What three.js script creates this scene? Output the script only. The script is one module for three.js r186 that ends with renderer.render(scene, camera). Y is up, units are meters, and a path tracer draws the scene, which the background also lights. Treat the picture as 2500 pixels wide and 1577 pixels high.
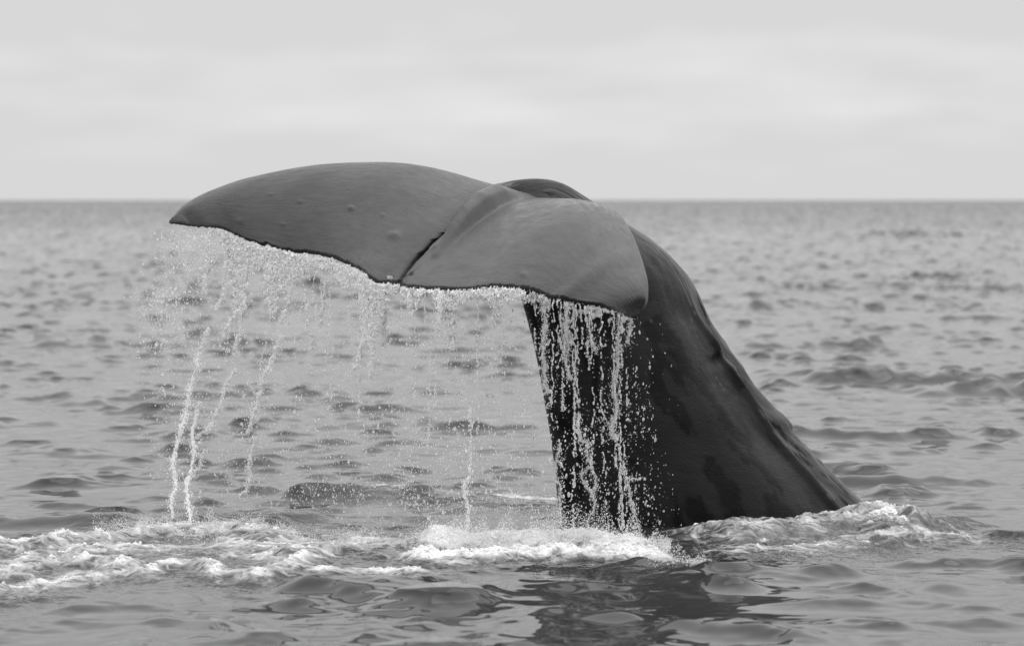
import * as THREE from 'three';
import { createNoise2D, createNoise3D } from 'simplex-noise';
import { mergeGeometries } from 'three/addons/utils/BufferGeometryUtils.js';

// ---------------------------------------------------------------- camera, sky, sun, exposure
const H = 2.4, F = 6645, PITCH = Math.atan(300.5 / 6645);
const scene = new THREE.Scene();
const camera = new THREE.PerspectiveCamera(2 * Math.atan(788.5 / F) * 180 / Math.PI, 1024 / 645, 0.1, 40000);
camera.position.set(0, H, 0);
camera.rotation.x = -PITCH;
camera.focus = 19.4;
camera.userData.fStop = 1.8;
camera.updateMatrixWorld();
scene.add(camera);
const renderer = new THREE.WebGLRenderer();
renderer.toneMapping = THREE.LinearToneMapping;
renderer.toneMappingExposure = 1.12;
renderer.shadowMap.enabled = true;

function rng(seed) { let s = seed >>> 0; return () => { s = (s + 0x6d2b79f5) | 0; let t = Math.imul(s ^ (s >>> 15), 1 | s); t = (t + Math.imul(t ^ (t >>> 7), 61 | t)) ^ t; return ((t ^ (t >>> 14)) >>> 0) / 4294967296; }; }
const N2 = createNoise2D(rng(11)), N3 = createNoise3D(rng(12));
const sm = (a, b, x) => { const t = Math.min(1, Math.max(0, (x - a) / (b - a))); return t * t * (3 - 2 * t); };
const lerp = (a, b, t) => a + (b - a) * t;
function fbm2(x, y, o = 4) { let a = 1, f = 1, s = 0, n = 0; for (let i = 0; i < o; i++) { s += a * N2(x * f + i * 7.3, y * f - i * 3.1); n += a; a *= 0.5; f *= 2.03; } return s / n; }
function fbm3(x, y, z, o = 3) { let a = 1, f = 1, s = 0, n = 0; for (let i = 0; i < o; i++) { s += a * N3(x * f + i * 7.3, y * f - i * 3.1, z * f); n += a; a *= 0.5; f *= 2.03; } return s / n; }

{ // overcast sky: soft grey layers, brightest in a broad band above the horizon
  const w = 2048, h = 1024, data = new Float32Array(w * h * 4);
  for (let j = 0; j < h; j++) {
    const el = ((j + 0.5) / h - 0.5) * 180;
    for (let i = 0; i < w; i++) {
      const az = (i + 0.5) / w * Math.PI * 2;
      const ce = Math.cos(el * Math.PI / 180), X = Math.cos(az) * ce, Z = Math.sin(az) * ce, Y = Math.sin(el * Math.PI / 180);
      const e = Math.max(0, el);
      let b = 0.602 + 0.052 * sm(0, 2.2, e) - 0.12 * sm(2.4, 5.2, e) + 0.5 * sm(4.6, 15, e) + 0.3 * sm(15, 60, e);           // an overcast sky is brightest overhead
      const hy = 40 * Math.log(1 + e * 0.12);
      const n1 = fbm3(X * 8, hy * 0.2, Z * 8, 4), n2 = fbm3(X * 14 + 9, hy * 0.55, Z * 14, 4);
      b += (0.07 * n1 + 0.035 * n2) * sm(0, 2, e + 0.4);
      const k = (j * w + i) * 4;
      data[k] = data[k + 1] = data[k + 2] = Math.max(0.2, b); data[k + 3] = 1;
    }
  }
  const t = new THREE.DataTexture(data, w, h, THREE.RGBAFormat, THREE.FloatType);
  t.mapping = THREE.EquirectangularReflectionMapping; t.magFilter = THREE.LinearFilter; t.minFilter = THREE.LinearFilter; t.needsUpdate = true;
  scene.background = t; scene.environment = t;
}
const sun = new THREE.DirectionalLight(0xffffff, 1.5);
sun.position.set(14, 30, -24);           // high above the whale, a little behind it and to the right, veiled by cloud
sun.target.position.set(0, 0, -20);
sun.castShadow = true; sun.shadow.radius = 125; sun.shadow.mapSize.set(2048, 2048);
Object.assign(sun.shadow.camera, { left: -8, right: 8, top: 8, bottom: -8, near: 1, far: 80 });
scene.add(sun, sun.target);

// ---------------------------------------------------------------- helpers
const cP = Math.cos(PITCH), sP = Math.sin(PITCH);
function at(px, py, d) {                 // a point that the lens sees at (px, py), d metres in front of it
  const x = (px - 1250) / F, y = -(py - 788.5) / F;
  const Y = y * cP - sP, Z = -y * sP - cP, k = d / -Z;
  return new THREE.Vector3(x * k, H + Y * k, -d);
}
function pix(p) {                        // the reverse
  const y = p.y - H, z = p.z, yc = y * cP - z * sP, zc = y * sP + z * cP;
  return [1250 + F * p.x / -zc, 788.5 - F * yc / -zc];
}
function tag(o, label, category, kind, group) {
  if (label) o.userData.label = label;
  if (category) o.userData.category = category;
  if (kind) o.userData.kind = kind;
  if (group) o.userData.group = group;
  o.castShadow = o.receiveShadow = true;
  return o;
}
function catmull(list, t) {              // list of number arrays, t in [0, list.length - 1]
  const n = list.length, i = Math.min(n - 2, Math.max(0, Math.floor(t))), f = t - i;
  const a = list[Math.max(0, i - 1)], b = list[i], c = list[i + 1], d = list[Math.min(n - 1, i + 2)];
  return b.map((_, k) => 0.5 * (2 * b[k] + (c[k] - a[k]) * f + (2 * a[k] - 5 * b[k] + 4 * c[k] - d[k]) * f * f + (3 * b[k] - a[k] - 3 * c[k] + d[k]) * f * f * f));
}
function grey(v) { return [v, v, v]; }
function noiseTexture(w, h, fn, srgb) {
  const data = new Uint8Array(w * h * 4);
  for (let j = 0; j < h; j++) for (let i = 0; i < w; i++) { const v = Math.round(255 * Math.min(1, Math.max(0, fn(i, j)))), k = (j * w + i) * 4; data[k] = data[k + 1] = data[k + 2] = v; data[k + 3] = 255; }
  const t = new THREE.DataTexture(data, w, h); t.magFilter = t.minFilter = THREE.LinearFilter; t.wrapS = t.wrapT = THREE.RepeatWrapping;
  if (srgb) t.colorSpace = THREE.SRGBColorSpace;
  t.needsUpdate = true; return t;
}

// ---------------------------------------------------------------- the sea
const waves = [];
{
  const r = rng(5), add = (n, L0, L1, slope, turn, spread) => {
    for (let i = 0; i < n; i++) {
      const L = L0 * Math.pow(L1 / L0, (i + r()) / n), th = Math.PI / 2 + turn + (r() + r() - 1) * spread, k = 2 * Math.PI / L;
      waves.push({ L, kx: k * Math.cos(th), kz: k * Math.sin(th), k, s: slope, p: r() * 6.283 });
    }
  };
  add(26, 0.1, 0.24, 0.022, 0.1, 2.6);     // finest ripples
  add(40, 0.2, 0.5, 0.024, 0.2, 2.2);      // ripples
  add(56, 0.42, 1.1, 0.025, 0.1, 2.2);     // short choppy waves from all sides
  add(26, 1.1, 2.6, 0.014, 0.3, 1.9);
  add(12, 3, 11, 0.006, -0.2, 0.8);        // low swell
}
// single crests: x, d, half width, half depth, height
const crestsPx = [
  [2180, 940, 1.7, 0.42, 0.17], [2440, 965, 1.2, 0.42, 0.15], [1990, 925, 0.8, 0.32, 0.11], [1870, 850, 0.5, 0.35, 0.11], [2090, 850, 0.8, 0.42, 0.16], [2220, 578, 4, 2.5, 0.5], [2010, 955, .45, .3, .09],
  [2090, 1182, 0.55, 0.25, 0.07], [2330, 1182, 0.8, 0.25, 0.08], [910, 1222, 0.75, 0.3, 0.11], [1130, 1235, 0.8, 0.3, 0.07], [110, 1278, 0.5, 0.22, 0.09], [420, 1280, 0.9, 0.26, 0.07],
  [620, 1270, 0.9, 0.26, 0.08], [740, 1440, 0.18, 0.25, 0.08], [400, 1010, 0.5, 0.3, 0.09], [200, 985, 0.35, 0.28, 0.09], [130, 850, 0.7, 0.45, 0.14], [1900, 1390, 0.5, 0.25, 0.04],
  [2231, 1378, 0.10, 0.2, 0.035], [2318, 1440, 0.17, 0.28, 0.06], [2045, 1533, 0.08, 0.2, 0.03], [1832, 1537, 0.18, 0.28, 0.05], [1693, 1530, 0.25, 0.3, 0.06], [1992, 1565, 0.15, 0.25, 0.05], [387, 1513, 0.09, 0.2, 0.035], [535, 1521, 0.18, 0.25, 0.05],
  [882, 1555, 0.14, 0.22, 0.05], [1043, 1518, 0.18, 0.2, 0.04], [311, 1570, 0.12, 0.2, 0.04], [483, 1567, 0.1, 0.2, 0.04], [1480, 1500, 0.3, 0.25, 0.05], [1330, 1530, 0.25, 0.25, 0.05],
];
const seaAt = (px, py) => { const d = F * H / (py - 488); return [(px - 1250) / F * d, d]; };
const crests = crestsPx.map(([px, py, w, l, h]) => [...seaAt(px, py), w, l, py > 1360 ? h * 0.6 : h]);
{ const r = rng(31); for (let i = 0; i < 60; i++) { const d = 25 + 75 * r() * r(), x = (r() - 0.5) * d * 0.46, k = 0.6 + r(); if (d < 27 && Math.abs(x) < 2) continue; crests.push([x, d, (0.6 + 1.3 * r()) * k * (d / 45 + 0.4), 0.22 + 0.2 * r() + d * 0.003, (0.03 + 0.055 * r()) * k * (0.5 + d / 90)]); } }
// churned water: strokes of foam (px, py of the calm sea level there; width x, width along depth, foam, height)
const churn = [
  // left wash
  [[0, 1420], [80, 1388], [156, 1375], [234, 1392], [300, 1400], 0.20, 0.72, 0.05],
  [[0, 1455], [120, 1432], [234, 1418], [330, 1408], 0.22, 0.58, 0.02],
  [[340, 1412], [415, 1394], [488, 1394], [519, 1416], [607, 1422], [675, 1402], [779, 1362], [860, 1352], 0.15, 0.7, 0.04],
  [[0, 1350], [90, 1345], [230, 1325], [350, 1312], [450, 1302], [530, 1300], [600, 1312], [680, 1322], 0.28, 0.64, 0.06],
  [[600, 1335], [700, 1345], [800, 1340], [900, 1335], [1000, 1335], 0.45, 0.6, 0.02],
  [[150, 1355], [300, 1345], [420, 1350], [560, 1350], [660, 1372], 0.35, 0.55, 0.02],
  [[780, 1400], [900, 1402], [1012, 1400], 0.14, 0.75, 0.02],
  // white pile in front of the tail
  [[1040, 1372], [1120, 1370], [1200, 1372], [1290, 1365], [1400, 1362], [1500, 1365], [1590, 1374], 0.2, 1.25, 0.07],
  [[1090, 1345], [1180, 1335], [1300, 1335], [1420, 1335], [1530, 1345], 0.27, 1.2, 0.08],
  [[1130, 1218], [1220, 1213], [1300, 1220], [1356, 1230], 0.25, 0.7, 0.0],
  [[860, 1215], [960, 1222], [1100, 1212], 0.06, 0.55, 0.0],
  // right mound against the tail
  [[1720, 1318], [1800, 1318], [1880, 1305], [1960, 1295], 0.35, 0.42, 0.085],
  [[1960, 1290], [2040, 1282], [2110, 1280], [2160, 1282], [2205, 1292], 0.32, 0.55, 0.105],
  [[1800, 1350], [1900, 1345], [2000, 1335], [2100, 1318], [2200, 1312], 0.3, 0.38, 0.03],
  [[2030, 1284], [2100, 1276], [2180, 1284], 0.13, 0.85, 0.015],
  [[2270, 1312], [2320, 1308], [2365, 1312], 0.18, 0.55, 0.03],
].map((a) => { const pts = a.filter(Array.isArray).map((p) => seaAt(...p)), [w, foam, h] = a.filter((v) => !Array.isArray(v)); return { pts, w, foam, h }; });
function churnAt(x, d) {                 // envelope of foam and height of the heaps
  let f = 0, h = 0, rough = 0;
  if (d < 13 || d > 26 || x < -5.5 || x > 4.5) return [0, 0, 0];
  for (const c of churn) {
    let best = 1e9;
    for (let i = 0; i + 1 < c.pts.length; i++) {
      const [ax, ad] = c.pts[i], [bx, bd] = c.pts[i + 1], ux = bx - ax, ud = bd - ad;
      const t = Math.min(1, Math.max(0, ((x - ax) * ux + (d - ad) * ud) / (ux * ux + ud * ud)));
      const ex = x - ax - ux * t, ed = d - ad - ud * t, q = ex * ex * 1.6 + ed * ed;
      if (q < best) best = q;
    }
    const g = Math.exp(-best / (c.w * c.w));
    f = Math.max(f, c.foam * g); h = Math.max(h, c.h * g); rough = Math.max(rough, Math.exp(-best / (c.w * c.w * 7)));
  }
  return [f, h, rough];
}
const BETA = 0.62, CHOP = 0.58;
function seaHeight(x, d, spacing, out) { // height, and slopes in x and d
  const far = sm(26, 40, d), patch = 0.55 + 0.9 * sm(-0.6, 0.7, fbm2(x * 0.2, d * 0.13, 3)), grow = 1 + 0.35 * sm(40, 75, d) + 0.9 * sm(80, 260, d) + 1.6 * sm(170, 600, d);
  let y = 0, sx = 0, sd = 0, n = 0, ny = 0, nx = 0, nd = 0, v = 0;
  for (const w of waves) {
    let a = w.s / w.k;
    const ph = w.kx * x + w.kz * d + w.p, S = Math.sin(ph), C = Math.cos(ph), vis = sm(1.6, 3.2, w.L / spacing);
    if (w.L < 2.7) {                     // short waves: flat between, steep at the crests
      if (w.L < 0.5) a *= lerp(0.62 + 0.3 * sm(0.24, 0.42, w.L), w.L < 0.2 ? 0.7 : 1, far);
      v += a * a / 2; n += S * a; ny += S * a * vis; nx += C * a * w.kx; nd += C * a * w.kz;
    } else { y += S * a * vis; sx += C * a * w.kx; sd += C * a * w.kz; }
  }
  let G = 0;
  for (const [cx, cd, w, l, h] of crests) {
    const ex = (x - cx) / w, e0 = (d - cd) / l;
    if (ex * ex + e0 * e0 > 14) continue;
    const ed = e0 + 0.55 * fbm2(x * 1.3 + cd, d * 0.6, 3), q = ex * ex + ed * ed;
    if (q > 9) continue;
    const g = h * Math.exp(-q) * (1 + 0.35 * N2(x * 2.1, cd));
    G += g; y += g; sx -= g * 2 * ex / w; sd -= g * 2 * ed / l;
  }
  const sg = Math.sqrt(v), e = Math.exp(BETA * Math.min(2.2, n / sg)), c = CHOP * Math.min(2, 1 + 4 * G) * patch * grow * (1 + 0.25 * sm(19.5, 16.5, d));
  y += c * sg * (Math.exp(BETA * Math.min(2.2, ny / sg)) - 1.5) / BETA; const steep = sm(60, 320, d);          // far out the wind waves come on with steep fronts
  sx += c * e * nx; sd += c * e * lerp(nd, Math.abs(nd) * 0.9 + nd * 0.1, steep);
  out[0] = y; out[1] = sx; out[2] = sd;
}
// the surface with its heaps of churned water
function surface(x, d, sp, o) {
  seaHeight(x, d, sp, o);
  if (d < 13 || d > 26) return o;
  if (churnAt(x, d)[2] < 0.01) return o;
  const e = 0.012, y0 = heap(x, d);
  o[0] += y0; o[1] += (heap(x + e, d) - y0) / e; o[2] += (heap(x, d + e) - y0) / e;
  return o;
}
function heap(a, b) {
  const [ff, h2, r2] = churnAt(a, b);
  return h2 * (1 + 0.5 * fbm2(a * 3, b * 3, 3)) + r2 * 0.018 * fbm2(a * 4 + 9, b * 5, 4) + foamAt(a, b, ff) * 0.02 * (0.6 + 0.8 * fbm2(a * 5, b * 5, 5) + 0.5 * fbm2(a * 17, b * 17, 3));
}
// foam as matter: broken, streaked white patches
function foamAt(x, d, env) {
  if (env < 0.02) return 0;
  const wx = x + 0.10 * fbm2(x * 2.2 + 5, d * 2.2, 3), wd = d + 0.12 * fbm2(x * 2.2 - 15, d * 2.2 + 40, 3);
  const n = fbm2(wx * 3.2, wd * 4.2, 6) * 0.75 + (1 - 2 * Math.abs(fbm2(wx * 5 + 30, wd * 6, 4))) * 0.3;
  const lace = Math.pow(1 - Math.abs(fbm2(wx * 4 + 60, wd * 5, 4)), 5) * 0.55 * sm(0.1, 0.5, env);
  return Math.max(lace, sm(-0.08, 1.0, env * 0.95 - 0.34 + n * 0.95));
}
const NEAR = { x0: -4.6, x1: 4.4, d0: 13.8, d1: 23.8 };
let foamMap, foamRough, seaBump;
{
  const S = 2048, col = new Uint8Array(S * S * 4), ro = new Uint8Array(S * S * 4), bu = new Uint8Array(S * S * 4);
  const envW = 360, env = new Float32Array(envW * envW * 2);
  for (let j = 0; j < envW; j++) for (let i = 0; i < envW; i++) { const [f, , r] = churnAt(lerp(NEAR.x0, NEAR.x1, i / (envW - 1)), lerp(NEAR.d0, NEAR.d1, j / (envW - 1))); env[(j * envW + i) * 2] = f; env[(j * envW + i) * 2 + 1] = r; }
  for (let j = 0; j < S; j++) for (let i = 0; i < S; i++) {
    const u = i / (S - 1), v = j / (S - 1), x = lerp(NEAR.x0, NEAR.x1, u), d = lerp(NEAR.d0, NEAR.d1, v);
    const gi = Math.min(envW - 2, Math.floor(u * (envW - 1))), gj = Math.min(envW - 2, Math.floor(v * (envW - 1))), fu = u * (envW - 1) - gi, fv = v * (envW - 1) - gj;
    const g = (o) => lerp(lerp(env[(gj * envW + gi) * 2 + o], env[(gj * envW + gi + 1) * 2 + o], fu), lerp(env[((gj + 1) * envW + gi) * 2 + o], env[((gj + 1) * envW + gi + 1) * 2 + o], fu), fv);
    const edge = sm(0, 0.03, u) * sm(0, 0.03, 1 - u) * sm(0, 0.03, v) * sm(0, 0.03, 1 - v);
    const f = foamAt(x, d, g(0)) * edge, k = (j * S + i) * 4, r = g(1) * edge;
    const c = Math.round(255 * Math.pow(lerp(0.028, 0.74, f), 1 / 2.2));
    col[k] = col[k + 1] = col[k + 2] = c; col[k + 3] = 255;
    const rr = Math.round(255 * lerp(0.05, 0.95, f)); ro[k] = ro[k + 1] = ro[k + 2] = rr; ro[k + 3] = 255;
    let b = 0.5;
    if (r > 0.02) b += r * (0.22 * fbm2(x * 7, d * 9, 4) + 0.16 * (1 - Math.abs(N2(x * 16 + 3, d * 20)) * 2) * f + 0.1 * f);
    const bb = Math.round(255 * Math.min(1, Math.max(0, b))); bu[k] = bu[k + 1] = bu[k + 2] = bb; bu[k + 3] = 255;
  }
  const mk = (d, s) => { const t = new THREE.DataTexture(d, S, S); t.magFilter = t.minFilter = THREE.LinearFilter; if (s) t.colorSpace = THREE.SRGBColorSpace; t.needsUpdate = true; return t; };
  foamMap = mk(col, true); foamRough = mk(ro); seaBump = mk(bu);
}
const seaMat = new THREE.MeshPhysicalMaterial({ color: 0xffffff, map: foamMap, roughness: 1, roughnessMap: foamRough, bumpMap: seaBump, bumpScale: 0.032, metalness: 0, ior: 1.333, specularIntensity: 0.8 });
{
  const ds = [];
  for (let z = -9000; z < 8; z = z < -30 ? z * 0.55 : z + 4) ds.push(z);
  for (let d = 10; d < 13.5; d += 0.25) ds.push(d);
  for (let d = 13.5; d < 24; d += 0.022) ds.push(d);
  for (let d = 24; d < 300; d *= 1.0028) ds.push(d);
  for (let d = 300; d < 24000; d *= 1.007) ds.push(d);
  const xs = [], nIn = 640;              // columns, in units of the row's half width
  for (const s of [60, 20, 8, 4, 2.4, 1.6, 1.25]) xs.push(-s);
  for (let i = 0; i <= nIn; i++) xs.push(-1 + 2 * i / nIn);
  for (const s of [1.25, 1.6, 2.4, 4, 8, 20, 60]) xs.push(s);
  const W = xs.length, Hh = ds.length, pos = new Float32Array(W * Hh * 3), nor = new Float32Array(W * Hh * 3), uv = new Float32Array(W * Hh * 2), o = [0, 0, 0];
  for (let j = 0; j < Hh; j++) {
    const d = ds[j], hw = Math.max(4.4, Math.abs(d) * 0.235), dd = j ? d - ds[j - 1] : 1, sp = Math.max(2 * hw / nIn, Math.min(dd, 5));
    for (let i = 0; i < W; i++) {
      const x = xs[i] * hw, k = j * W + i, inside = Math.abs(xs[i]) <= 1.001;
      let y = 0, sx = 0, sd = 0;
      if (d > 8 && inside) {
        surface(x, d, sp, o); [y, sx, sd] = o;
        y *= sm(8, 11, d) * (1 - sm(900, 1450, d)) * sm(1, 0.97, Math.abs(xs[i]));
      }
      pos[k * 3] = x; pos[k * 3 + 1] = y; pos[k * 3 + 2] = -d;
      const il = 1 / Math.hypot(sx, 1, sd); nor[k * 3] = -sx * il; nor[k * 3 + 1] = il; nor[k * 3 + 2] = sd * il;
      uv[k * 2] = (x - NEAR.x0) / (NEAR.x1 - NEAR.x0); uv[k * 2 + 1] = (d - NEAR.d0) / (NEAR.d1 - NEAR.d0);
    }
  }
  const idx = new Uint32Array((W - 1) * (Hh - 1) * 6); let q = 0;
  for (let j = 0; j + 1 < Hh; j++) for (let i = 0; i + 1 < W; i++) { const a = j * W + i, b = a + 1, c = a + W, e = c + 1; idx[q++] = a; idx[q++] = b; idx[q++] = c; idx[q++] = b; idx[q++] = e; idx[q++] = c; }
  const g = new THREE.BufferGeometry();
  g.setAttribute('position', new THREE.BufferAttribute(pos, 3)); g.setAttribute('normal', new THREE.BufferAttribute(nor, 3)); g.setAttribute('uv', new THREE.BufferAttribute(uv, 2)); g.setIndex(new THREE.BufferAttribute(idx, 1));
  const sea = new THREE.Mesh(g, seaMat); sea.name = 'sea'; tag(sea, 'grey rippled open sea reaching to the horizon with foam around the whale tail', 'sea', 'structure'); scene.add(sea);
}

// ---------------------------------------------------------------- the whale
// fluke stations from the far tip to the near tip: leading edge px, py, depth; trailing edge px, py, depth; bulge; half thickness
const stations = [
  [413, 540, 21.3, 413, 545, 21.28, 0, 0.006], [420, 531, 21.3, 432, 545, 21.203, 0.005, 0.012], [429, 522, 21.3, 455, 548, 21.157, 0.01, 0.02], [446, 504, 21.3, 468, 551, 21.16, 0.015, 0.025], [468, 489, 21.3, 508, 555, 21.063, 0.03, 0.03],
  [497, 474, 21.3, 544, 560, 21.017, 0.04, 0.035], [528, 461, 21.28, 571, 573, 20.97, 0.045, 0.04], [566, 447, 21.25, 603, 588, 20.87, 0.05, 0.045], [607, 435, 21.22, 640, 598, 20.77, 0.055, 0.05], [706, 414, 21.1, 717, 617, 20.6, 0.06, 0.06],
  [796, 402, 21, 765, 621, 20.47, 0.06, 0.065], [903, 398, 20.9, 816, 632, 20.264, 0.06, 0.07], [975, 400, 20.84, 836, 641, 20.161, 0.06, 0.075], [1041, 409, 20.78, 860, 651, 20.047, 0.055, 0.08], [1110, 426, 20.72, 887, 666, 19.895, 0.05, 0.09],
  [1165, 443, 20.68, 911, 688, 19.771, 0.045, 0.1], [1210, 456, 20.64, 943, 692, 19.72, 0.04, 0.11], [1245, 468, 20.72, 972, 692, 19.68, 0.035, 0.12], [1270, 476, 20.74, 1010, 678, 19.84, 0.03, 0.13], [1290, 484, 20.74, 1050, 634, 19.88, 0.02, 0.13],
  [1300, 490, 20.72, 1060, 602, 19.86, 0.02, 0.13], [1308, 492, 20.68, 1040, 620, 19.62, 0.03, 0.12], [1316, 494, 20.6, 1008, 650, 19.5, 0.05, 0.11], [1325, 494, 20.5, 985, 678, 19.38, 0.06, 0.1], [1338, 494, 20.4, 977, 697, 19.32, 0.07, 0.09],
  [1355, 493, 20.3, 1010, 703, 19.22, 0.08, 0.085], [1385, 494, 20.18, 1066, 707, 19.1, 0.09, 0.08], [1425, 496, 20.05, 1133, 709, 18.97, 0.1, 0.075], [1462, 503, 19.9, 1182, 703, 18.86, 0.1, 0.07], [1495, 514, 19.75, 1232, 701, 18.8, 0.1, 0.06],
  [1518, 531, 19.62, 1282, 707, 18.76, 0.095, 0.055], [1534, 555, 19.5, 1312, 714, 18.74, 0.09, 0.05], [1550, 585, 19.38, 1340, 728, 18.72, 0.085, 0.045], [1564, 622, 19.25, 1365, 728, 18.7, 0.075, 0.04], [1575, 657, 19.14, 1400, 739, 18.72, 0.06, 0.035],
  [1582, 690, 19.04, 1465, 747, 18.75, 0.045, 0.03], [1583, 718, 18.97, 1505, 763, 18.79, 0.03, 0.025], [1580, 742, 18.92, 1530, 771, 18.84, 0.015, 0.018], [1566, 762, 18.9, 1548, 777, 18.89, 0, 0.008],
];
const NU = 520, NV = 170;
function buildFluke() {
  const nib = (s) => -7 * Math.exp(-(((s[3] - 654) / 5) ** 2)) + 3 * Math.exp(-(((s[3] - 643) / 6) ** 2));
  const M = [], mid = new Array((NU + 1) * (NV + 1));
  for (let i = 0; i <= NU; i++) {
    const t = i / NU * (stations.length - 1), s = catmull(stations, t);
    const jag = 2.4 * fbm2(t * 2.1, 3, 3) + 1.5 * N2(t * 9, 7) - 3 * Math.pow(Math.max(0, N2(t * 3.3, 17)), 3);
    M.push({ L: at(s[0], s[1], s[2]), T: at(s[3], s[4], s[5]), E: at(s[3] + jag * 0.3, s[4] + jag + nib(s), s[5]).sub(at(s[3], s[4], s[5])), b: s[6], th: Math.max(0.006, s[7]) });
  }
  for (let i = 0; i <= NU; i++) for (let j = 0; j <= NV; j++) { const v = 0.5 - 0.5 * Math.cos(Math.PI * j / NV); mid[i * (NV + 1) + j] = M[i].L.clone().lerp(M[i].T, v).addScaledVector(M[i].E, sm(0.9, 1, v)); }
  const up = (i, j) => { const a = mid[Math.max(0, i - 3) * (NV + 1) + j], b = mid[Math.min(NU, i + 3) * (NV + 1) + j], c = mid[i * (NV + 1) + Math.max(0, j - 3)], d = mid[i * (NV + 1) + Math.min(NV, j + 3)]; const n = b.clone().sub(a).cross(d.clone().sub(c)); if (n.y < 0) n.negate(); return n.lengthSq() > 1e-14 ? n.normalize() : new THREE.Vector3(0, 1, 0); };
  let nrm = new Array(mid.length);
  for (let i = 0; i <= NU; i++) for (let j = 0; j <= NV; j++) nrm[i * (NV + 1) + j] = up(i, j);
  // even the normals out along the span, where the trailing edge folds into the notch
  const smooth = nrm.map((n) => n.clone());
  for (let pass = 0; pass < 2; pass++) {
    for (let j = 0; j <= NV; j++) for (let i = 0; i <= NU; i++) { const s = new THREE.Vector3(); for (let k = -14; k <= 14; k += 2) s.add(nrm[Math.min(NU, Math.max(0, i + k)) * (NV + 1) + j]); smooth[i * (NV + 1) + j].copy(s.normalize()); }
    nrm = smooth.map((n) => n.clone());
  }
  const naca = (v) => 5 * (0.2969 * Math.sqrt(v) - 0.126 * v - 0.3516 * v * v + 0.2843 * v ** 3 - 0.1015 * v ** 4) * 2;
  const knobs = [[865, 523, 9, 0.018], [966, 592, 16, 0.02], [697, 555, 7, 0.01], [742, 504, 8, 0.008], [940, 543, 5, 0.01], [590, 545, 12, 0.006], [668, 485, 6, 0.006], [1278, 678, 9, 0.008], [1003, 676, 6, -0.02]];
  const top = [], bot = [];
  for (let i = 0; i <= NU; i++) for (let j = 0; j <= NV; j++) {
    const k = i * (NV + 1) + j, v = 0.5 - 0.5 * Math.cos(Math.PI * j / NV), m = M[i], n = nrm[k];
    const th = m.th * (naca(v) * 0.92) + Math.min(m.th, 0.013) * sm(0, 0.4, v) * Math.sqrt(Math.max(0, 1 - ((v - 0.965) / 0.035) ** 2 * (v > 0.965 ? 1 : 0)));
    const base = mid[k].clone().addScaledVector(n, m.b * Math.sin(Math.PI * Math.pow(v, 0.85)));
    let bump = 0.006 * fbm3(base.x * 2.5, base.y * 2.5, base.z * 2.5, 3) * Math.min(1, 8 * v * (1 - v));
    const [px, py] = pix(base);
    for (const [kx, ky, r, h] of knobs) { const q = ((px - kx) ** 2 + (1.6 * (py - ky)) ** 2) / (r * r); if (q < 6) bump += h * Math.exp(-q * 1.3); }
    top.push(base.clone().addScaledVector(n, th + bump)); bot.push(base.clone().addScaledVector(n, -th));
  }
  // the keel of the tail stock runs on over the flukes to the notch: a low fold rising out of the skin
  const keel = [[1290, 478, 0.09, -1.0], [1250, 484, 0.10, -0.4], [1215, 500, 0.105, 0.45], [1180, 522, 0.10, 0.7], [1145, 548, 0.088, 0.75], [1112, 577, 0.068, 0.6], [1088, 603, 0.045, 0.2], [1068, 622, 0.03, -0.3]].map(([kx, ky, r, up]) => {
    let best = 1e9, b = 0;
    for (let k = 0; k < top.length; k++) { const [px, py] = pix(top[k]); const q = (px - kx) ** 2 + (py - ky) ** 2; if (q < best) { best = q; b = k; } }
    return { c: top[b].clone().addScaledVector(nrm[b], r * up), r };
  });
  const inKeel = new Float32Array(top.length);
  const sdKeel = (p) => {
    let best = 1e9;
    for (let i = 0; i + 1 < keel.length; i++) { const a = keel[i], b = keel[i + 1], ab = b.c.clone().sub(a.c), t = Math.min(1, Math.max(0, p.clone().sub(a.c).dot(ab) / ab.lengthSq())); best = Math.min(best, p.distanceTo(a.c.clone().addScaledVector(ab, t)) - lerp(a.r, b.r, t)); }
    return best;
  };
  for (let k = 0; k < top.length; k++) {
    const d0 = sdKeel(top[k]);
    if (d0 > 0.25) continue;
    let t = 0; const kk = 0.05;
    for (let it = 0; it < 14; it++) { const p = top[k].clone().addScaledVector(nrm[k], t), d = sdKeel(p), h = Math.max(kk - Math.abs(t - d), 0) / kk, f = Math.min(t, d) - h * h * kk / 4; if (f > -1e-4) break; t -= f * 0.7; if (t > 0.2) break; }
    top[k].addScaledVector(nrm[k], Math.min(t, 0.24));
    inKeel[k] = sm(0.005, 0.06, t);
  }
  // one closed skin: rings across the chord, from the trailing edge over the top and back under
  const R = 2 * NV, pos = [], uv = [], col = [], idx = [];
  for (let i = 0; i <= NU; i++) for (let q = 0; q < R; q++) {
    const j = q <= NV ? NV - q : q - NV, p = (q <= NV ? top : bot)[i * (NV + 1) + j];
    pos.push(p.x, p.y, p.z);
    uv.push(i / NU * 5.2, (q <= NV ? j : -j) / NV * 1.4);
    const v = 0.5 - 0.5 * Math.cos(Math.PI * j / NV);
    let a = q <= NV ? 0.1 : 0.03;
    a *= 1 + 0.10 * fbm3(p.x * 1.6, p.y * 1.6, p.z * 1.6, 3);
    if (q <= NV) { const streak = fbm2(i / NU * 40, v * 6, 4); a *= 1 + 0.05 * streak + 0.10 * fbm2(i / NU * 26, v * 22 + 5, 4); a = lerp(a, 0.02, sm(0.026, 0.016, (1 - v) * M[i].L.distanceTo(M[i].T) + 0.006 * N2(i * 0.15, 1)) * sm(0.2, 0.55, M[i].L.distanceTo(M[i].T))); }  // faint streaks; shade under the trailing edge painted in as a dark rim
    col.push(a, a, a);
  }
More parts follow.
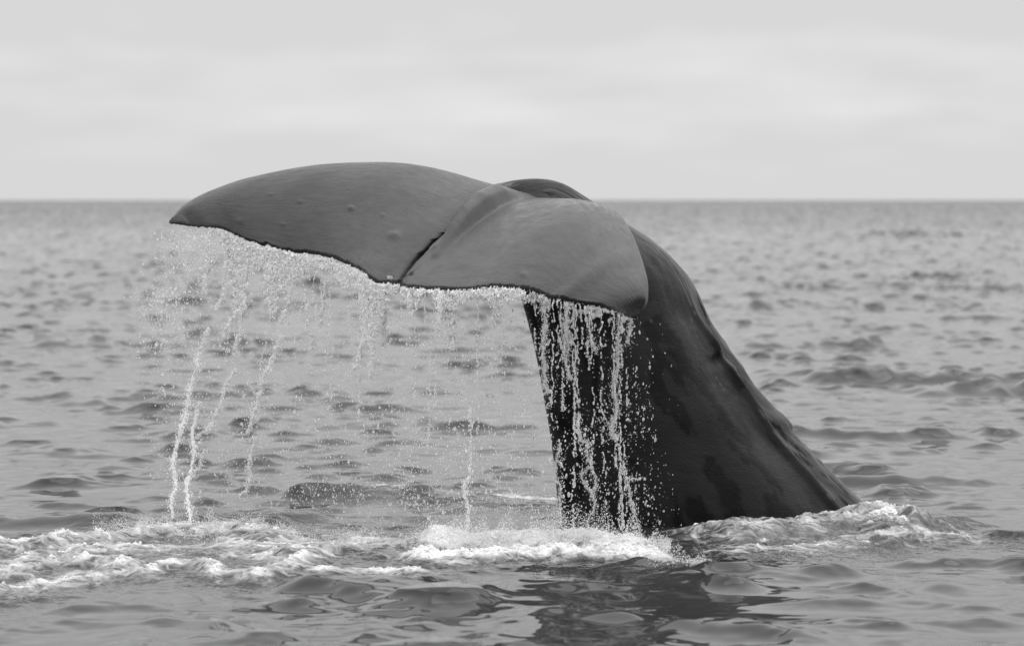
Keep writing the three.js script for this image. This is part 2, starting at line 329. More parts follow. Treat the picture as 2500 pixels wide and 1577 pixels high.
  const hole = (i, q) => { const j = q <= NV ? NV - q : q - NV, [px, py] = pix((q <= NV ? top : bot)[i * (NV + 1) + j]); return j > NV * 0.7 && i < NU * 0.55 && ((px - 952) / 8.5) ** 2 + ((py - 677 - (px - 952) * 0.1) / 4.6) ** 2 < 1; };
  for (let i = 0; i < NU; i++) for (let q = 0; q < R; q++) {
    const q2 = (q + 1) % R, a = i * R + q, b = (i + 1) * R + q, c = i * R + q2, d = (i + 1) * R + q2;
    if (hole(i, q) || hole(i + 1, q2)) continue;
    idx.push(a, c, b, b, c, d);
  }
  const g = new THREE.BufferGeometry();
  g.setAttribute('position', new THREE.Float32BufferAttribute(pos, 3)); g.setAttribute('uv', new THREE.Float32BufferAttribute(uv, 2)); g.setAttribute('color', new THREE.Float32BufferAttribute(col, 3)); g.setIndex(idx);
  g.computeVertexNormals();
  return { g, T: M.map((m) => m.T) };
}
// tail stock sections: ventral px, py, depth; dorsal px, py, depth; half width; keel sharpness
const sections = [
  [1440, 1700, 20.7, 2540, 1660, 22.0, 0.85, 0.3], [1395, 1480, 20.5, 2335, 1460, 21.7, 0.75, 0.32], [1367, 1300, 20.35, 2176, 1290, 21.4, 0.66, 0.34], [1356, 1168, 20.3, 2058, 1176, 21.2, 0.60, 0.36], [1344, 1074, 20.25, 1962, 1084, 21.1, 0.55, 0.38],
  [1334, 1015, 20.2, 1910, 1020, 21.0, 0.52, 0.4], [1324, 965, 20.18, 1862, 965, 20.95, 0.49, 0.42], [1309, 876, 20.14, 1799, 876, 20.85, 0.45, 0.44], [1292, 797, 20.12, 1745, 800, 20.8, 0.42, 0.44], [1278, 750, 20.1, 1721, 752, 20.75, 0.4, 0.42], [1268, 712, 20.1, 1702, 703, 20.75, 0.38, 0.4],
  [1255, 670, 20.15, 1663, 655, 20.72, 0.35, 0.36], [1235, 640, 20.25, 1606, 604, 20.7, 0.32, 0.32], [1210, 610, 20.35, 1551, 564, 20.68, 0.28, 0.3], [1190, 590, 20.42, 1495, 527, 20.66, 0.25, 0.3], [1175, 575, 20.46, 1442, 489, 20.62, 0.22, 0.28], [1160, 560, 20.47, 1398, 457, 20.58, 0.19, 0.26],
  [1150, 552, 20.46, 1362, 443, 20.54, 0.17, 0.25], [1140, 546, 20.44, 1325, 439, 20.5, 0.15, 0.24], [1132, 546, 20.4, 1289, 441, 20.46, 0.13, 0.22], [1126, 546, 20.36, 1255, 449, 20.42, 0.12, 0.2], [1126, 546, 20.28, 1225, 463, 20.28, 0.11, 0.2], [1124, 552, 20.16, 1192, 484, 20.14, 0.10, 0.2], [1112, 568, 20.02, 1160, 512, 20.0, 0.075, 0.2], [1092, 592, 19.92, 1118, 552, 19.9, 0.045, 0.2], [1064, 612, 19.84, 1072, 600, 19.84, 0.01, 0.2],
];
function buildStock() {
  const NS = 460, NT = 260, pos = [], uv = [], col = [], idx = [], cs = [];
  for (let i = 0; i <= NS; i++) { const s = catmull(sections, i / NS * (sections.length - 1)); cs.push({ s }); }
  for (let pass = 0; pass < 3; pass++) { const old = cs.map((c) => c.s); for (let i = 0; i <= NS; i++) { const w = Math.min(9, i, NS - i); cs[i].s = old[i].map((_, k) => { let v = 0; for (let e = -w; e <= w; e++) v += old[i + e][k]; return v / (2 * w + 1); }); } }
  for (const c of cs) { const s = c.s; c.c = at((s[0] + s[3]) / 2, (s[1] + s[4]) / 2, (s[2] + s[5]) / 2); }
  let len = 0;
  for (let i = 0; i <= NS; i++) {
    const { s, c } = cs[i], L = at(s[0], s[1], s[2]), Rr = at(s[3], s[4], s[5]);
    if (i) len += c.distanceTo(cs[i - 1].c);
    const A = Rr.clone().sub(L).multiplyScalar(0.5), tan = cs[Math.min(NS, i + 4)].c.clone().sub(cs[Math.max(0, i - 4)].c).normalize();
    const B = A.clone().cross(tan).normalize(); if (B.z < 0) B.negate();
    const ring = [];
    for (let t = 0; t < NT; t++) {
      const th = t / NT * 2 * Math.PI, ca = Math.cos(th), sb = Math.sin(th);
      const k = s[7], sharp = 1 - k * sm(0.1, 1, ca) - 0.12 * sm(0.3, 1, -ca);       // narrower towards the keel
      ring.push(c.clone().addScaledVector(A, ca).addScaledVector(B, s[6] * sb * sharp));
    }
    // keep the outline of the section between its two edge points as the lens sees them
    const l = pix(L), r = pix(Rr), ux = r[0] - l[0], uy = r[1] - l[1], uu = ux * ux + uy * uy;
    let lo = 1e9, hi = -1e9;
    for (const p of ring) { const [x, y] = pix(p), w = ((x - l[0]) * ux + (y - l[1]) * uy) / uu; lo = Math.min(lo, w); hi = Math.max(hi, w); }
    const f = 1 / (hi - lo), sh = (0.5 - (lo + hi) / 2 * f - (0.5 - 0.5 * f)), Au = A.clone().multiplyScalar(2);
    for (let t = 0; t < NT; t++) {
      const p = ring[t], w = p.clone().sub(c).dot(Au) / Au.lengthSq();
      p.addScaledVector(Au, w * (f - 1) + sh);
      const th = t / NT * 2 * Math.PI, ca = Math.cos(th), sb = Math.sin(th);
      const N = B.clone().multiplyScalar(sb).addScaledVector(A.clone().normalize(), ca * 0.8).normalize();
      const g = (x, m, w2) => Math.exp(-(((x - m) / w2) ** 2));
      const low = sm(2.6, 1.6, i / NS * 25 / 4);
      let h = 0.010 * fbm3(p.x * 2.2, p.y * 1.2, p.z * 2.2, 3);
      if (sb > 0) {                       // ridges and hollows along the keel
        const edge = 0.72 + 0.03 * Math.sin(len * 2.3);
        h += low * (0.055 * g(ca, edge, 0.05) - 0.05 * g(ca, edge + 0.12, 0.06) + 0.015 * g(ca, 0.95, 0.04));
        h += low * 0.015 * fbm2(len * 3.2, ca * 16, 3) * sm(0.6, 0.8, ca);
      }
      const [qx, qy] = pix(p);
      const kn = Math.exp(-(((qx - 1908) / 26) ** 2) - (((qy - 1018) / 26) ** 2)) + 0.8 * Math.exp(-(((qx - 1928) / 12) ** 2) - (((qy - 1028) / 14) ** 2));
      h += 0.035 * kn * sm(0.3, 1, ca);
      h += 0.02 * Math.exp(-(((qx - 1742) / 14) ** 2) - (((qy - 868) / 14) ** 2)) - 0.035 * Math.exp(-(((qx - 1752) / 20) ** 2) - (((qy - 875) / 18) ** 2));
      p.addScaledVector(N, h);
      pos.push(p.x, p.y, p.z); uv.push(len, t / NT * 2.6);
      // dark wet skin, mottled; paler along the keel
      const m = fbm2(th * 2.2 + 4, len * 1.1, 4), m2 = fbm2(th * 9, len * 2.2, 4);
      let a = lerp(0.010, 0.022, sm(-0.1, 0.0, m + 0.1 + 0.06 * m2));
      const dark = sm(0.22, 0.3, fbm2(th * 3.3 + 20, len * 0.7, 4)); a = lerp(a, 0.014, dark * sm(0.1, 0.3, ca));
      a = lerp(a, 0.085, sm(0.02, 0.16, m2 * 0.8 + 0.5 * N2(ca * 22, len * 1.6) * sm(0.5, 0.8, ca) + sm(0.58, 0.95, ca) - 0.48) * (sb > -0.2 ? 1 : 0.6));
      let ds = 1e9; const st = [[1606, 785], [1650, 838], [1690, 905], [1720, 950], [1760, 1012], [1800, 1062], [1832, 1088]];
      for (let e = 0; e + 1 < st.length; e++) { const [ax, ay] = st[e], [cx, cy] = st[e + 1], f2 = Math.min(1, Math.max(0, ((qx - ax) * (cx - ax) + (qy - ay) * (cy - ay)) / ((cx - ax) ** 2 + (cy - ay) ** 2))); ds = Math.min(ds, Math.hypot(qx - ax - f2 * (cx - ax), qy - ay - f2 * (cy - ay))); }
      if (sb > 0) a = lerp(a, 0.011, sm(13, 8, ds + 9 * fbm2(qx * 0.03, qy * 0.03, 3) - 6 * sm(880, 800, qy)));
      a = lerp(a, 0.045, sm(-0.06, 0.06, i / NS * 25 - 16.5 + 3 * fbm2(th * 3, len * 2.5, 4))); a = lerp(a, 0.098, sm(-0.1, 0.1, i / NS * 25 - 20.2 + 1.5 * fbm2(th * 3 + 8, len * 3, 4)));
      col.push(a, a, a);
    }
  }
  for (let i = 0; i < NS; i++) for (let t = 0; t < NT; t++) { const t2 = (t + 1) % NT, a = i * NT + t, b = i * NT + t2, c = a + NT, d = b + NT; idx.push(a, b, c, b, d, c); }
  const g = new THREE.BufferGeometry();
  g.setAttribute('position', new THREE.Float32BufferAttribute(pos, 3)); g.setAttribute('uv', new THREE.Float32BufferAttribute(uv, 2)); g.setAttribute('color', new THREE.Float32BufferAttribute(col, 3)); g.setIndex(idx);
  g.computeVertexNormals();
  return g;
}
const skinBump = noiseTexture(1024, 1024, (i, j) => {
  const a = i / 1024 * 2 * Math.PI, b = j / 1024 * 2 * Math.PI, R1 = 2.2;
  const X = Math.cos(a) * R1, Y = Math.sin(a) * R1, Z = b / (2 * Math.PI);
  const blend = (f) => lerp(f(Z), f(Z - 1), sm(0.8, 1, Z));
  const wr = blend((z) => fbm3(X * 0.5 + 2 * z, Y * 0.5 - 2 * z, z * 12, 4)), fine = blend((z) => N3(X * 6, Y * 6, z * 60));
  const fold = blend((z) => { const m = sm(0.0, 0.5, fbm3(X * 1.1 + 9, Y * 1.1, z * 3, 2)), n = N3(X * 0.9 + 5 * z, Y * 0.9 - 4 * z, z * 34); return m * Math.pow(1 - Math.abs(n), 6); });
  return 0.45 + 0.26 * wr + 0.08 * fine + 0.22 * fold;
});
const skinRough = noiseTexture(1024, 1024, (i, j) => {
  const a = i / 1024 * 2 * Math.PI, b = j / 1024 * 2 * Math.PI;
  const n = fbm3(Math.cos(a) * 1.8, Math.sin(a) * 1.8 + 2 * Math.cos(b), 2 * Math.sin(b) + 4, 5);
  return 0.36 + 0.22 * n;
});
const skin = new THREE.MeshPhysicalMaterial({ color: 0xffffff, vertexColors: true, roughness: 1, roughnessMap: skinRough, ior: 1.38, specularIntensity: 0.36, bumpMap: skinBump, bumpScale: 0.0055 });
const fluke = buildFluke();
{
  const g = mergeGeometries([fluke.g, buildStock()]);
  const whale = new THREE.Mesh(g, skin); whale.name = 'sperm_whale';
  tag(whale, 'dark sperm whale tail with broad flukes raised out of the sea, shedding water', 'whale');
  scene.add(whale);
}

// ---------------------------------------------------------------- falling water
const froth = new THREE.MeshPhysicalMaterial({ color: new THREE.Color().setRGB(0.97, 0.97, 0.97), roughness: 0.5, ior: 1.333, transmission: 0.1, thickness: 0 });
const runnel = new THREE.MeshPhysicalMaterial({ color: new THREE.Color().setRGB(0.9, 0.9, 0.9), roughness: 0.12, ior: 1.333, transmission: 0.62, thickness: 0 });
const foamMat = new THREE.MeshPhysicalMaterial({ color: new THREE.Color().setRGB(0.76, 0.76, 0.76), roughness: 0.9, ior: 1.333 });
const dropMat = new THREE.MeshPhysicalMaterial({ color: 0xffffff, roughness: 0.02, ior: 1.333, transmission: 0.72, thickness: 0.01 });
const dropGeo = new THREE.IcosahedronGeometry(1, 2);
const blobGeo = (() => { const g = new THREE.IcosahedronGeometry(1, 2), p = g.attributes.position, v = new THREE.Vector3(); for (let i = 0; i < p.count; i++) { v.fromBufferAttribute(p, i); v.multiplyScalar(1 + 0.35 * fbm3(v.x * 1.3, v.y * 1.3, v.z * 1.3, 2)); p.setXYZ(i, v.x, v.y, v.z); } g.computeVertexNormals(); return g; })();
const m4 = new THREE.Matrix4(), qn = new THREE.Quaternion(), eu = new THREE.Euler(), vs = new THREE.Vector3();
function scatter(name, geo, mat, list, parent) {      // list: [position, size x, size y, size z, tumble]
  const o = new THREE.InstancedMesh(geo, mat, list.length); o.name = name;
  list.forEach(([p, a, b, c, e], i) => o.setMatrixAt(i, m4.compose(p, qn.setFromEuler(eu.set(e[0], e[1], e[2])), vs.set(a, b, c))));
  o.castShadow = o.receiveShadow = true; o.userData.kind = 'stuff'; (parent || scene).add(o); return o;
}
const edge = fluke.T.map((p) => { const [x, y] = pix(p); return [x, y, -p.z]; });
function edgeAt(px) {                    // the lowest trailing edge above px: [py, depth]
  let by = -1e9, bd = 19.8;
  for (let i = 0; i + 1 < edge.length; i++) { const a = edge[i], b = edge[i + 1]; if ((a[0] - px) * (b[0] - px) <= 0 && a[0] !== b[0]) { const t = (px - a[0]) / (b[0] - a[0]), y = lerp(a[1], b[1], t); if (y > by) { by = y; bd = lerp(a[2], b[2], t); } } }
  return by > 0 ? [by, bd] : px < 500 ? [545, 21.2] : [775, 18.9];
}
const R = rng(77), gauss = () => (R() + R() + R() + R() - 2) * 1.0;
const inside = (poly, x, y) => { let c = false; for (let i = 0, j = poly.length - 1; i < poly.length; j = i++) { const [xi, yi] = poly[i], [xj, yj] = poly[j]; if ((yi > y) !== (yj > y) && x < (xj - xi) * (y - yi) / (yj - yi) + xi) c = !c; } return c; };
const tumble = () => [R() * 6.3, R() * 6.3, R() * 6.3], lean = () => [gauss() * 0.3, R() * 6.3, gauss() * 0.4];
function curtain(label, polys, perPx, size, hole, mat = froth) {
  const list = [];
  for (const poly of polys) {
    const xs = poly.map((p) => p[0]), ys = poly.map((p) => p[1]), x0 = Math.min(...xs), x1 = Math.max(...xs), y0 = Math.min(...ys), y1 = Math.max(...ys);
    const n = Math.round((x1 - x0) * (y1 - y0) * perPx);
    for (let i = 0; i < n; i++) {
      const px = lerp(x0, x1, R()), py = lerp(y0, y1, R()) + 0;
      const wob = 7 * N2(px * 0.06, py * 0.05);
      if (!inside(poly, px + wob, py + 4 * N2(px * 0.09 + 7, 3))) continue;
      const [ey, d] = edgeAt(px); if (py < ey + 3) continue;
      if (fbm2(px * 0.035 + 3, py * 0.022, 3) > hole && py > ey + 3 + 9 * N2(px * 0.11, 8)) continue;
      const r = size * (0.45 + R() * R() * 1.3), p = at(px, py, d + gauss() * 0.022);
      if (R() < 0.45) list.push([p, r * 1.5, r * (1.6 + R() * 1.6), r * 0.5, [gauss() * 0.5, gauss() * 0.5, gauss() * 0.5]]);
      else list.push(R() < 0.6 ? [p, r * 0.8, r * (1.2 + R() * 3), r * 0.8, lean()] : [p, r * 0.9, r * 0.9, r * (0.6 + R()), tumble()]);
    }
  }
  // the film of water itself, torn at its edges
  const pos = [], idx = [], step = 2.4;
  for (const poly of polys) {
    const xs = poly.map((p) => p[0]), ys = poly.map((p) => p[1]), x0 = Math.min(...xs) - 4, y0 = Math.min(...ys) - 4, nx = Math.ceil((Math.max(...xs) + 4 - x0) / step), ny = Math.ceil((Math.max(...ys) + 4 - y0) / step), id = new Map();
    const keep = (px, py) => { const [ey] = edgeAt(px); return py > ey - 3 && inside(poly, px + 7 * N2(px * 0.06, py * 0.05) + 3 * N2(px * 0.2, py * 0.16), py + 6 * N2(px * 0.12 + 7, py * 0.05)) && !(fbm2(px * 0.035 + 3, py * 0.022, 3) + 0.25 * N2(px * 0.13, py * 0.08) > hole && py > ey + 5 + 9 * N2(px * 0.11, 8)); };
    const vert = (i, j) => { const k = i * 4096 + j; if (!id.has(k)) { const px = x0 + i * step, py = y0 + j * step, p = at(px, py, edgeAt(px)[1] - 0.004 + 0.012 * N2(px * 0.06, py * 0.04) + 0.008 * N2(px * 0.2, py * 0.13) + 0.004 * N2(px * 0.45, py * 0.3)); id.set(k, pos.length / 3); pos.push(p.x, p.y, p.z); } return id.get(k); };
    for (let i = 0; i < nx; i++) for (let j = 0; j < ny; j++) if (keep(x0 + (i + 0.5) * step, y0 + (j + 0.5) * step)) { const a = vert(i, j), b = vert(i + 1, j), c = vert(i, j + 1), e = vert(i + 1, j + 1); idx.push(a, c, b, b, c, e); }
  }
  const o = new THREE.Group(); o.name = numbered('water_curtain'); tag(o, label, 'falling water'); scene.add(o);
  const g = new THREE.BufferGeometry(); g.setAttribute('position', new THREE.Float32BufferAttribute(pos, 3)); g.setIndex(idx); g.computeVertexNormals();
  const film = new THREE.Mesh(g, mat === froth ? froth : runnel); film.name = 'water_film'; film.castShadow = film.receiveShadow = true; o.add(film);
  scatter('drops', blobGeo, mat, list, o);
}
const names = {};
function numbered(n) { const k = names[n] = (names[n] ?? -1) + 1; return k ? `${n}_${String(k).padStart(3, '0')}` : n; }
curtain('thick white tongue of falling water under the far fluke, nearest its tip', [[[526, 555], [571, 571], [603, 586], [655, 592], [655, 630], [634, 652], [622, 668], [607, 684], [600, 718], [597, 755], [585, 775], [572, 770], [574, 745], [570, 715], [563, 686], [551, 655], [548, 615], [538, 590]]], 0.5, 0.0036, 0.52);
curtain('broad white sheet of falling water under the middle of the far fluke', [[[650, 596], [717, 615], [820, 634], [816, 662], [790, 655], [765, 664], [745, 664], [728, 684], [713, 684], [690, 700], [676, 725], [670, 760], [662, 782], [655, 770], [653, 742], [640, 730], [644, 690], [647, 650]]], 0.5, 0.0036, 0.46);
curtain('long white tongue of falling water beside the notch of the flukes', [[[814, 640], [852, 648], [890, 664], [911, 688], [974, 694], [974, 712], [946, 720], [944, 745], [938, 782], [919, 800], [913, 840], [905, 870], [898, 845], [884, 838], [881, 800], [878, 735], [868, 700], [842, 708], [818, 682]]], 0.5, 0.0036, 0.5);
curtain('ragged fringe of falling water along the near fluke edge beside the notch', [[[978, 700], [1066, 704], [1133, 708], [1200, 700], [1285, 706], [1290, 735], [1262, 728], [1245, 735], [1225, 770], [1212, 770], [1205, 735], [1160, 722], [1120, 745], [1100, 770], [1090, 735], [1075, 790], [1066, 735], [1040, 722], [1014, 752], [1000, 775], [990, 740], [980, 730]]], 0.3, 0.0038, 0.1);
curtain('bright water strings shed from the near fluke edge before the dark tail', [[[1270, 704], [1312, 716], [1345, 728], [1365, 730], [1420, 744], [1465, 748], [1510, 764], [1548, 778], [1545, 800], [1538, 830], [1530, 800], [1515, 830], [1508, 790], [1496, 775], [1485, 800], [1478, 770], [1450, 800], [1440, 765], [1418, 765], [1400, 790], [1395, 850], [1383, 890], [1378, 830], [1372, 750], [1350, 735], [1343, 760], [1340, 830], [1333, 880], [1326, 860], [1328, 790], [1318, 745], [1300, 760], [1290, 735], [1278, 745]]], 0.26, 0.0028, -0.05, dropMat);

// strands: a wandering thread that swells into beads, with drops torn off beside it
function stream(label, pts, w, drops, gap) {
  w *= pts[0][0] < 1200 ? 0.36 : 0.36; drops = drops * 4 + (pts[0][0] < 1200 ? 5 : 3);
  const o = new THREE.Group(); o.name = numbered('water_stream'); tag(o, label, 'water stream'); scene.add(o);
  const d0 = edgeAt(pts[0][0])[1] - 0.02 + gauss() * 0.06;
  const len = pts.reduce((s, p, i) => s + (i ? Math.hypot(p[0] - pts[i - 1][0], p[1] - pts[i - 1][1]) : 0), 0), n = Math.round(len / 2.2), seed = R() * 100;
  const c = [], rad = [], RS = 6, pos = [], idx = [], list = [];
  for (let i = 0; i <= n; i++) {
    const t = i / n, q = catmull(pts, t * (pts.length - 1));
    const dEnd = Math.min(d0, F * H / (pts[pts.length - 1][1] - 488) - 0.04), dt = lerp(d0, dEnd, Math.pow(t, 1.5));
    c.push(at(q[0] + 3 * fbm2(seed, t * len * 0.035, 3), q[1] + 3 * N2(seed + 9, t * len * 0.05), dt + 0.03 * N2(seed + 5, t * 6)));
    const g = sm(gap - 0.15, gap + 0.15, fbm2(seed + 20, t * len * 0.022, 2) * 0.5 + 0.5);
    rad.push(Math.max(0.0004, w * g * (0.45 + 0.9 * Math.abs(fbm2(seed + 40, t * len * 0.07, 3))) * Math.min(1, i / 3, (n - i) / 3)));
  }
  o.position.copy(c[0]);
  for (let i = 0; i <= n; i++) {
    const tan = c[Math.min(n, i + 1)].clone().sub(c[Math.max(0, i - 1)]).normalize(), a = new THREE.Vector3(0, 0, 1).cross(tan).normalize(), b = tan.clone().cross(a);
    for (let k = 0; k < RS; k++) { const th = k / RS * 6.2832, r = rad[i] * (1 + 0.3 * N2(i * 0.7, k * 1.7)); const p = c[i].clone().addScaledVector(a, Math.cos(th) * r).addScaledVector(b, Math.sin(th) * r).sub(c[0]); pos.push(p.x, p.y, p.z); }
    if (i < n) for (let k = 0; k < RS; k++) { const k2 = (k + 1) % RS, A = i * RS + k, B = i * RS + k2; idx.push(A, A + RS, B, B, A + RS, B + RS); }
    for (let e = 0; e < drops; e++) {
      const sp = R() < 0.8 ? (pts[0][0] < 1200 ? 4.2 : 4.2) * (0.5 + 1.5 * Math.abs(N2(seed + 60, i * 0.11))) : 14, f = sp / F * 19.5, r = (pts[0][0] < 1200 ? 1 : 0.8) * (0.0016 + 0.0036 * R() * R()) + (R() < 0.01 ? 0.003 : 0);
      list.push([c[i].clone().sub(c[0]).add(new THREE.Vector3(gauss() * f, gauss() * f, gauss() * f)), r * 0.85, r * (1 + R() * 2), r * 0.85, lean()]);
    }
  }
  const g = new THREE.BufferGeometry(); g.setAttribute('position', new THREE.Float32BufferAttribute(pos, 3)); g.setIndex(idx); g.computeVertexNormals();
  const th = new THREE.Mesh(g, pts[0][0] < 1200 ? froth : runnel); th.name = 'water_thread'; th.castShadow = th.receiveShadow = true; o.add(th);
  scatter('drops', blobGeo, pts[0][0] < 1200 ? froth : dropMat, list, o);
}
stream('short slanting water thread below the tongue nearest the far tip', [[582, 755], [566, 778], [552, 802], [546, 822]], 0.008, 2, 0.3);
stream('beaded water thread straight below the tongue nearest the far tip', [[586, 765], [583, 813], [576, 840], [569, 869]], 0.007, 2, 0.36);
stream('leftmost long broken water thread reaching down to the white wash', [[507, 802], [485, 864], [479, 903], [462, 948], [457, 992], [445, 1032], [434, 1076], [420, 1132], [429, 1188], [417, 1222], [426, 1285]], 0.008, 3, 0.36);
stream('thick water thread beside the leftmost one, ending in the white wash', [[487, 980], [473, 1032], [468, 1065], [473, 1099], [462, 1160], [454, 1188], [459, 1239], [470, 1305]], 0.011, 2, 0.25);
stream('short bent water thread joining the thick one from the right', [[496, 1100], [485, 1138], [462, 1168]], 0.007, 1, 0.2);
stream('slanting broken water thread between the leftmost and the middle ones', [[574, 905], [546, 948], [538, 992], [524, 1015], [513, 1043], [479, 1067]], 0.007, 2, 0.36);
stream('long slanting water thread in the gap below the broad white sheet', [[686, 819], [667, 869], [647, 914], [636, 948], [627, 987], [619, 1015], [605, 1056]], 0.009, 3, 0.3);
stream('lower end of the slanting middle thread, hanging over dark ripples', [[621, 1070], [608, 1132], [605, 1188], [585, 1214]], 0.008, 1, 0.3);
stream('thin water thread running off the right side of the broad white sheet', [[714, 690], [703, 746], [686, 786]], 0.006, 2, 0.3);
stream('thin water thread on the left side of the tongue nearest the far tip', [[548, 650], [546, 690], [543, 724], [527, 754]], 0.006, 2, 0.3);
stream('sparse water thread near the far tip, mostly drops', [[512, 560], [508, 610], [500, 660], [497, 720]], 0.004, 3, 0.6);
stream('faint water thread midway between broad sheet and notch tongue', [[795, 690], [789, 740], [782, 790]], 0.005, 2, 0.45);
stream('faint broken water thread under the broad white sheet', [[748, 745], [748, 797], [764, 822], [760, 850]], 0.006, 2, 0.4);
stream('slanting water thread on the left foot of the notch tongue', [[884, 835], [876, 865], [867, 900]], 0.006, 2, 0.3);
stream('water thread straight below the foot of the notch tongue', [[907, 840], [909, 880], [905, 920]], 0.008, 2, 0.3);
stream('thin water thread on the right side of the notch tongue', [[939, 752], [937, 800], [934, 840]], 0.006, 2, 0.35);
stream('long faint water thread before the sea, left of the dark tail', [[1150, 1000], [1148, 1150], [1132, 1191], [1142, 1243], [1137, 1318]], 0.003, 0, 0.5);
stream('thin water thread under the ragged fringe, towards the notch', [[1073, 720], [1072, 760], [1068, 805]], 0.006, 2, 0.4);
stream('thin water thread under the middle of the ragged fringe', [[1102, 725], [1108, 780], [1104, 850]], 0.006, 2, 0.45);
stream('thin water thread under the ragged fringe, towards the tail', [[1204, 725], [1208, 760], [1206, 800]], 0.007, 2, 0.4);
stream('thick bright water strand down the left edge of the dark tail', [[1322, 725], [1331, 797], [1326, 847], [1329, 906], [1336, 960]], 0.011, 3, 0.28);
stream('second bright water strand before the tail, left of its middle', [[1384, 745], [1381, 812], [1378, 867], [1393, 926]], 0.009, 3, 0.3);
stream('crooked thin water strand before the middle of the tail', [[1440, 765], [1442, 817], [1457, 860]], 0.007, 1, 0.25);
stream('longest water strand before the tail, below the near fluke tip', [[1513, 768], [1509, 837], [1509, 896], [1497, 946], [1507, 990], [1492, 1044], [1502, 1072]], 0.009, 4, 0.3);
stream('short water strand hanging from the very near fluke tip', [[1541, 776], [1537, 805], [1531, 838]], 0.007, 2, 0.25);
stream('short water strand halfway up the tail, in the middle', [[1413, 1010], [1415, 1059], [1423, 1082]], 0.008, 2, 0.25);
stream('low water strand hugging the left outline of the tail', [[1368, 1084], [1359, 1123], [1356, 1163], [1368, 1192], [1368, 1242], [1373, 1291], [1376, 1340]], 0.010, 1, 0.2);
stream('thick forked water strand low before the tail, reaching the foam', [[1436, 1080], [1433, 1113], [1443, 1138], [1420, 1158], [1428, 1183], [1447, 1207], [1452, 1237], [1433, 1276], [1443, 1312]], 0.012, 1, 0.15);
stream('right branch of the forked water strand low before the tail', [[1443, 1138], [1452, 1165], [1454, 1192], [1446, 1212]], 0.010, 1, 0.1);
stream('slanting water strand low before the tail, on the right', [[1519, 1130], [1526, 1158], [1536, 1192], [1541, 1227], [1551, 1257], [1563, 1305]], 0.010, 2, 0.22);
stream('small side branch off the slanting right strand', [[1530, 1166], [1545, 1170], [1566, 1168]], 0.006, 1, 0.1);

// loose drops
{
  const list = [], tail = [];
  const drop = (out, px, py, d, big) => { if (py > 1335) return; const r = 0.0013 + 0.0034 * Math.pow(R(), 2.2) + (R() < big ? 0.002 + 0.004 * R() : 0), p = at(px, py, Math.min(d, F * H / (py - 488) - 0.25 * R())); out.push([p, r * (0.8 + R() * 0.3), r * (0.9 + R() * 1.3), r, lean()]); };
  for (let i = 0; i < 24000; i++) {
    const px = 330 + Math.pow(R(), 0.9) * 970, [ey, d] = edgeAt(Math.max(440, px)), py = ey + 10 + Math.pow(R(), 0.75) * (1330 - ey);
    const dens = 0.35 + 0.65 * sm(-0.3, 0.5, fbm2(px * 0.012, py * 0.008, 3)); if (R() > dens * (px < 450 ? sm(300, 460, px) : 1)) continue;
    drop(list, px, py, d + gauss() * 0.2, 0.035);
  }
  const streak = (out, px0, py0, len, slant, n, spread, big) => { const sd = R() * 90, [, d] = edgeAt(Math.min(px0, 1545)); for (let i = 0; i < n; i++) { const t = R(), px = px0 + slant * t * len + 5 * fbm2(sd, t * len * 0.02, 2) + gauss() * spread * (0.4 + t), py = py0 + t * len; if (fbm2(sd + 5, t * len * 0.02, 2) > 0.25) continue; drop(out, px, py, d - 0.02 + gauss() * 0.03, big); } };
  for (let i = 0; i < 34; i++) { const px = 500 + R() * 780, [ey] = edgeAt(px), y0 = ey + 8 + (R() < 0.4 ? R() * 200 : 0), len = 60 + 420 * R() * R(); streak(list, px, y0, len, px < 780 ? -0.12 - 0.1 * R() : -0.03 * R(), Math.round(len * 1.1), 2.2, 0.02); }
  for (let i = 0; i < 22; i++) { const px = 1285 + R() * 265, [ey] = edgeAt(px), y0 = ey + 6 + (R() < 0.45 ? R() * 380 : 0), len = 90 + 420 * R() * R(); streak(tail, px, y0, len, -0.02 + 0.08 * R(), Math.round(len * 1.3), 2.0, 0.02); }
  for (let i = 0; i < 1500; i++) drop(list, 470 + gauss() * 75, 560 + Math.abs(gauss()) * 110, 21 + gauss() * 0.2, 0.03);
  for (let i = 0; i < 1500; i++) drop(list, 400 + gauss() * 60, 700 + Math.abs(gauss()) * 180, 21 + gauss() * 0.2, 0.03);
  for (let i = 0; i < 8000; i++) {
    const px = 1270 + R() * 400, [, d] = edgeAt(Math.min(px, 1545)), py = 770 + Math.pow(R(), 0.8) * 570;
    const left = 1275 + (py - 750) * 0.17; if (px < left - 25) continue;
    const dens = (0.12 + 0.88 * sm(-0.2, 0.5, fbm2(px * 0.035 + 40, py * 0.005, 3))) * (1 - 0.97 * sm(1530 + (py - 760) * 0.08, 1600 + (py - 760) * 0.12, px)); if (R() > dens) continue;
    drop(tail, px, py, d - 0.02 + gauss() * 0.12, 0.08);
  }
  tag(scatter('spray', dropGeo, dropMat, list), 'loose drops of water falling under the far fluke before the open sea', 'spray', 'stuff');
  const o = scatter('spray_001', dropGeo, dropMat, tail); tag(o, 'loose bright drops of water falling before the dark tail', 'spray', 'stuff');
}
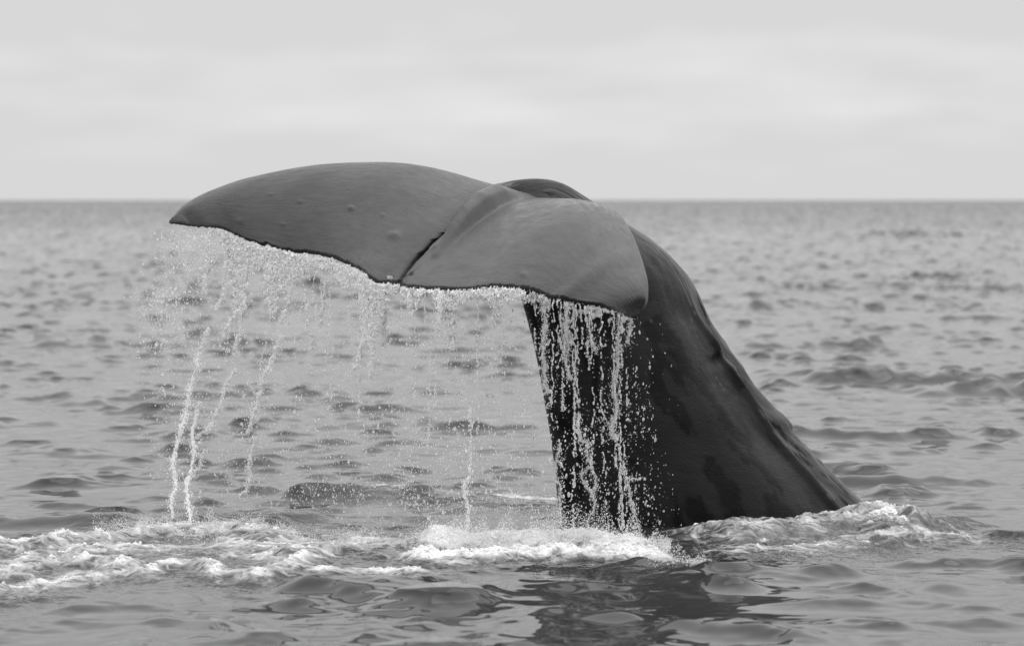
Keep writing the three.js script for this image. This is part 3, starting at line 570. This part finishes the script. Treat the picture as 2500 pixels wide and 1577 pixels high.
// ---------------------------------------------------------------- foam and splashes
const sh = [0, 0, 0], onSea = (px, py) => { const [x, d] = seaAt(px, py); surface(x, d, 0.02, sh); return [x, sh[0], d]; };
{
  const foam = [], mist = [];
  for (let i = 0; i < 60000 && foam.length < 16000; i++) {
    const x = lerp(-4.2, 3.6, R()), d = lerp(16.2, 20.4, R()), [f] = churnAt(x, d);
    if (foamAt(x, d, f) < 0.6 + 0.4 * R()) continue;
    surface(x, d, 0.02, sh);
    const r = 0.003 + 0.008 * R() * R();
    foam.push([new THREE.Vector3(x, sh[0] + r * (R() * 1.2 - 0.3), -d), r * 1.4, r, r * 1.4, tumble()]);
  }
  const puff = (n, px0, px1, py, up, spread) => { for (let i = 0; i < n; i++) { const px = lerp(px0, px1, R()), [x, y, d] = onSea(px, py + gauss() * spread), r = 0.0012 + 0.003 * R() * R(), t = (px - px0) / (px1 - px0); mist.push([new THREE.Vector3(x, y + up * Math.pow(R(), 2.4) * Math.pow(Math.sin(Math.PI * t), 0.5) * (0.6 + 0.7 * N2(px * 0.02, 4)), -d), r, r, r, tumble()]); } };
  puff(9000, 220, 720, 1300, 0.14, 14);
  puff(16000, 1090, 1640, 1345, 0.24, 16);
  puff(2500, 1000, 1250, 1345, 0.16, 14);
  puff(1500, 1580, 1740, 1380, 0.10, 14);
  puff(3000, 700, 1100, 1330, 0.08, 20);
  tag(scatter('foam', blobGeo, foamMat, foam), 'white froth lying on the churned water around the tail', 'foam', 'stuff');
  tag(scatter('mist', dropGeo, foamMat, mist), 'fine white spray thrown up over the foam at the foot of the tail', 'spray', 'stuff');
}
function heapOf(label, balls, mat = foamMat) {       // billowy lumps of foam: px, py of the middle, width and height in px, depth
  const gs = balls.map(([px, py, w, h, d], n) => {
    const g = new THREE.IcosahedronGeometry(1, 24), p = g.attributes.position, v = new THREE.Vector3(), c = at(px, py, d), k = d / F;
    for (let i = 0; i < p.count; i++) { v.fromBufferAttribute(p, i); const b = 1 + 0.22 * fbm3(v.x * 1.4 + n * 9, v.y * 1.4, v.z * 1.4, 2) - 0.16 * Math.abs(N3(v.x * 3 + n, v.y * 3, v.z * 3)) - 0.08 * Math.abs(N3(v.x * 7 + n, v.y * 7, v.z * 7)); p.setXYZ(i, c.x + v.x * b * w * k, c.y + v.y * b * h * k, c.z + v.z * b * w * k); }
    const m = g.toNonIndexed ? g : g; m.deleteAttribute('uv'); m.computeVertexNormals(); return m;
  });
  const o = new THREE.Mesh(mergeGeometries(gs), mat); o.name = numbered('foam_heap'); tag(o, label, 'foam'); scene.add(o);
}
heapOf('little splash tongue leaning left at the dark tail base', [[1700, 1281, 7, 4, 19.5], [1713, 1286, 8, 7, 19.5], [1722, 1296, 10, 9, 19.5], [1735, 1290, 9, 6, 19.52], [1770, 1279, 9, 5, 19.55]], froth);
heapOf('two smooth round white lumps of foam right of the tail', [[2168, 1256, 25, 19, 19.45], [2141, 1259, 20, 15, 19.45], [2204, 1269, 13, 11, 19.35]]);

renderer.render(scene, camera);
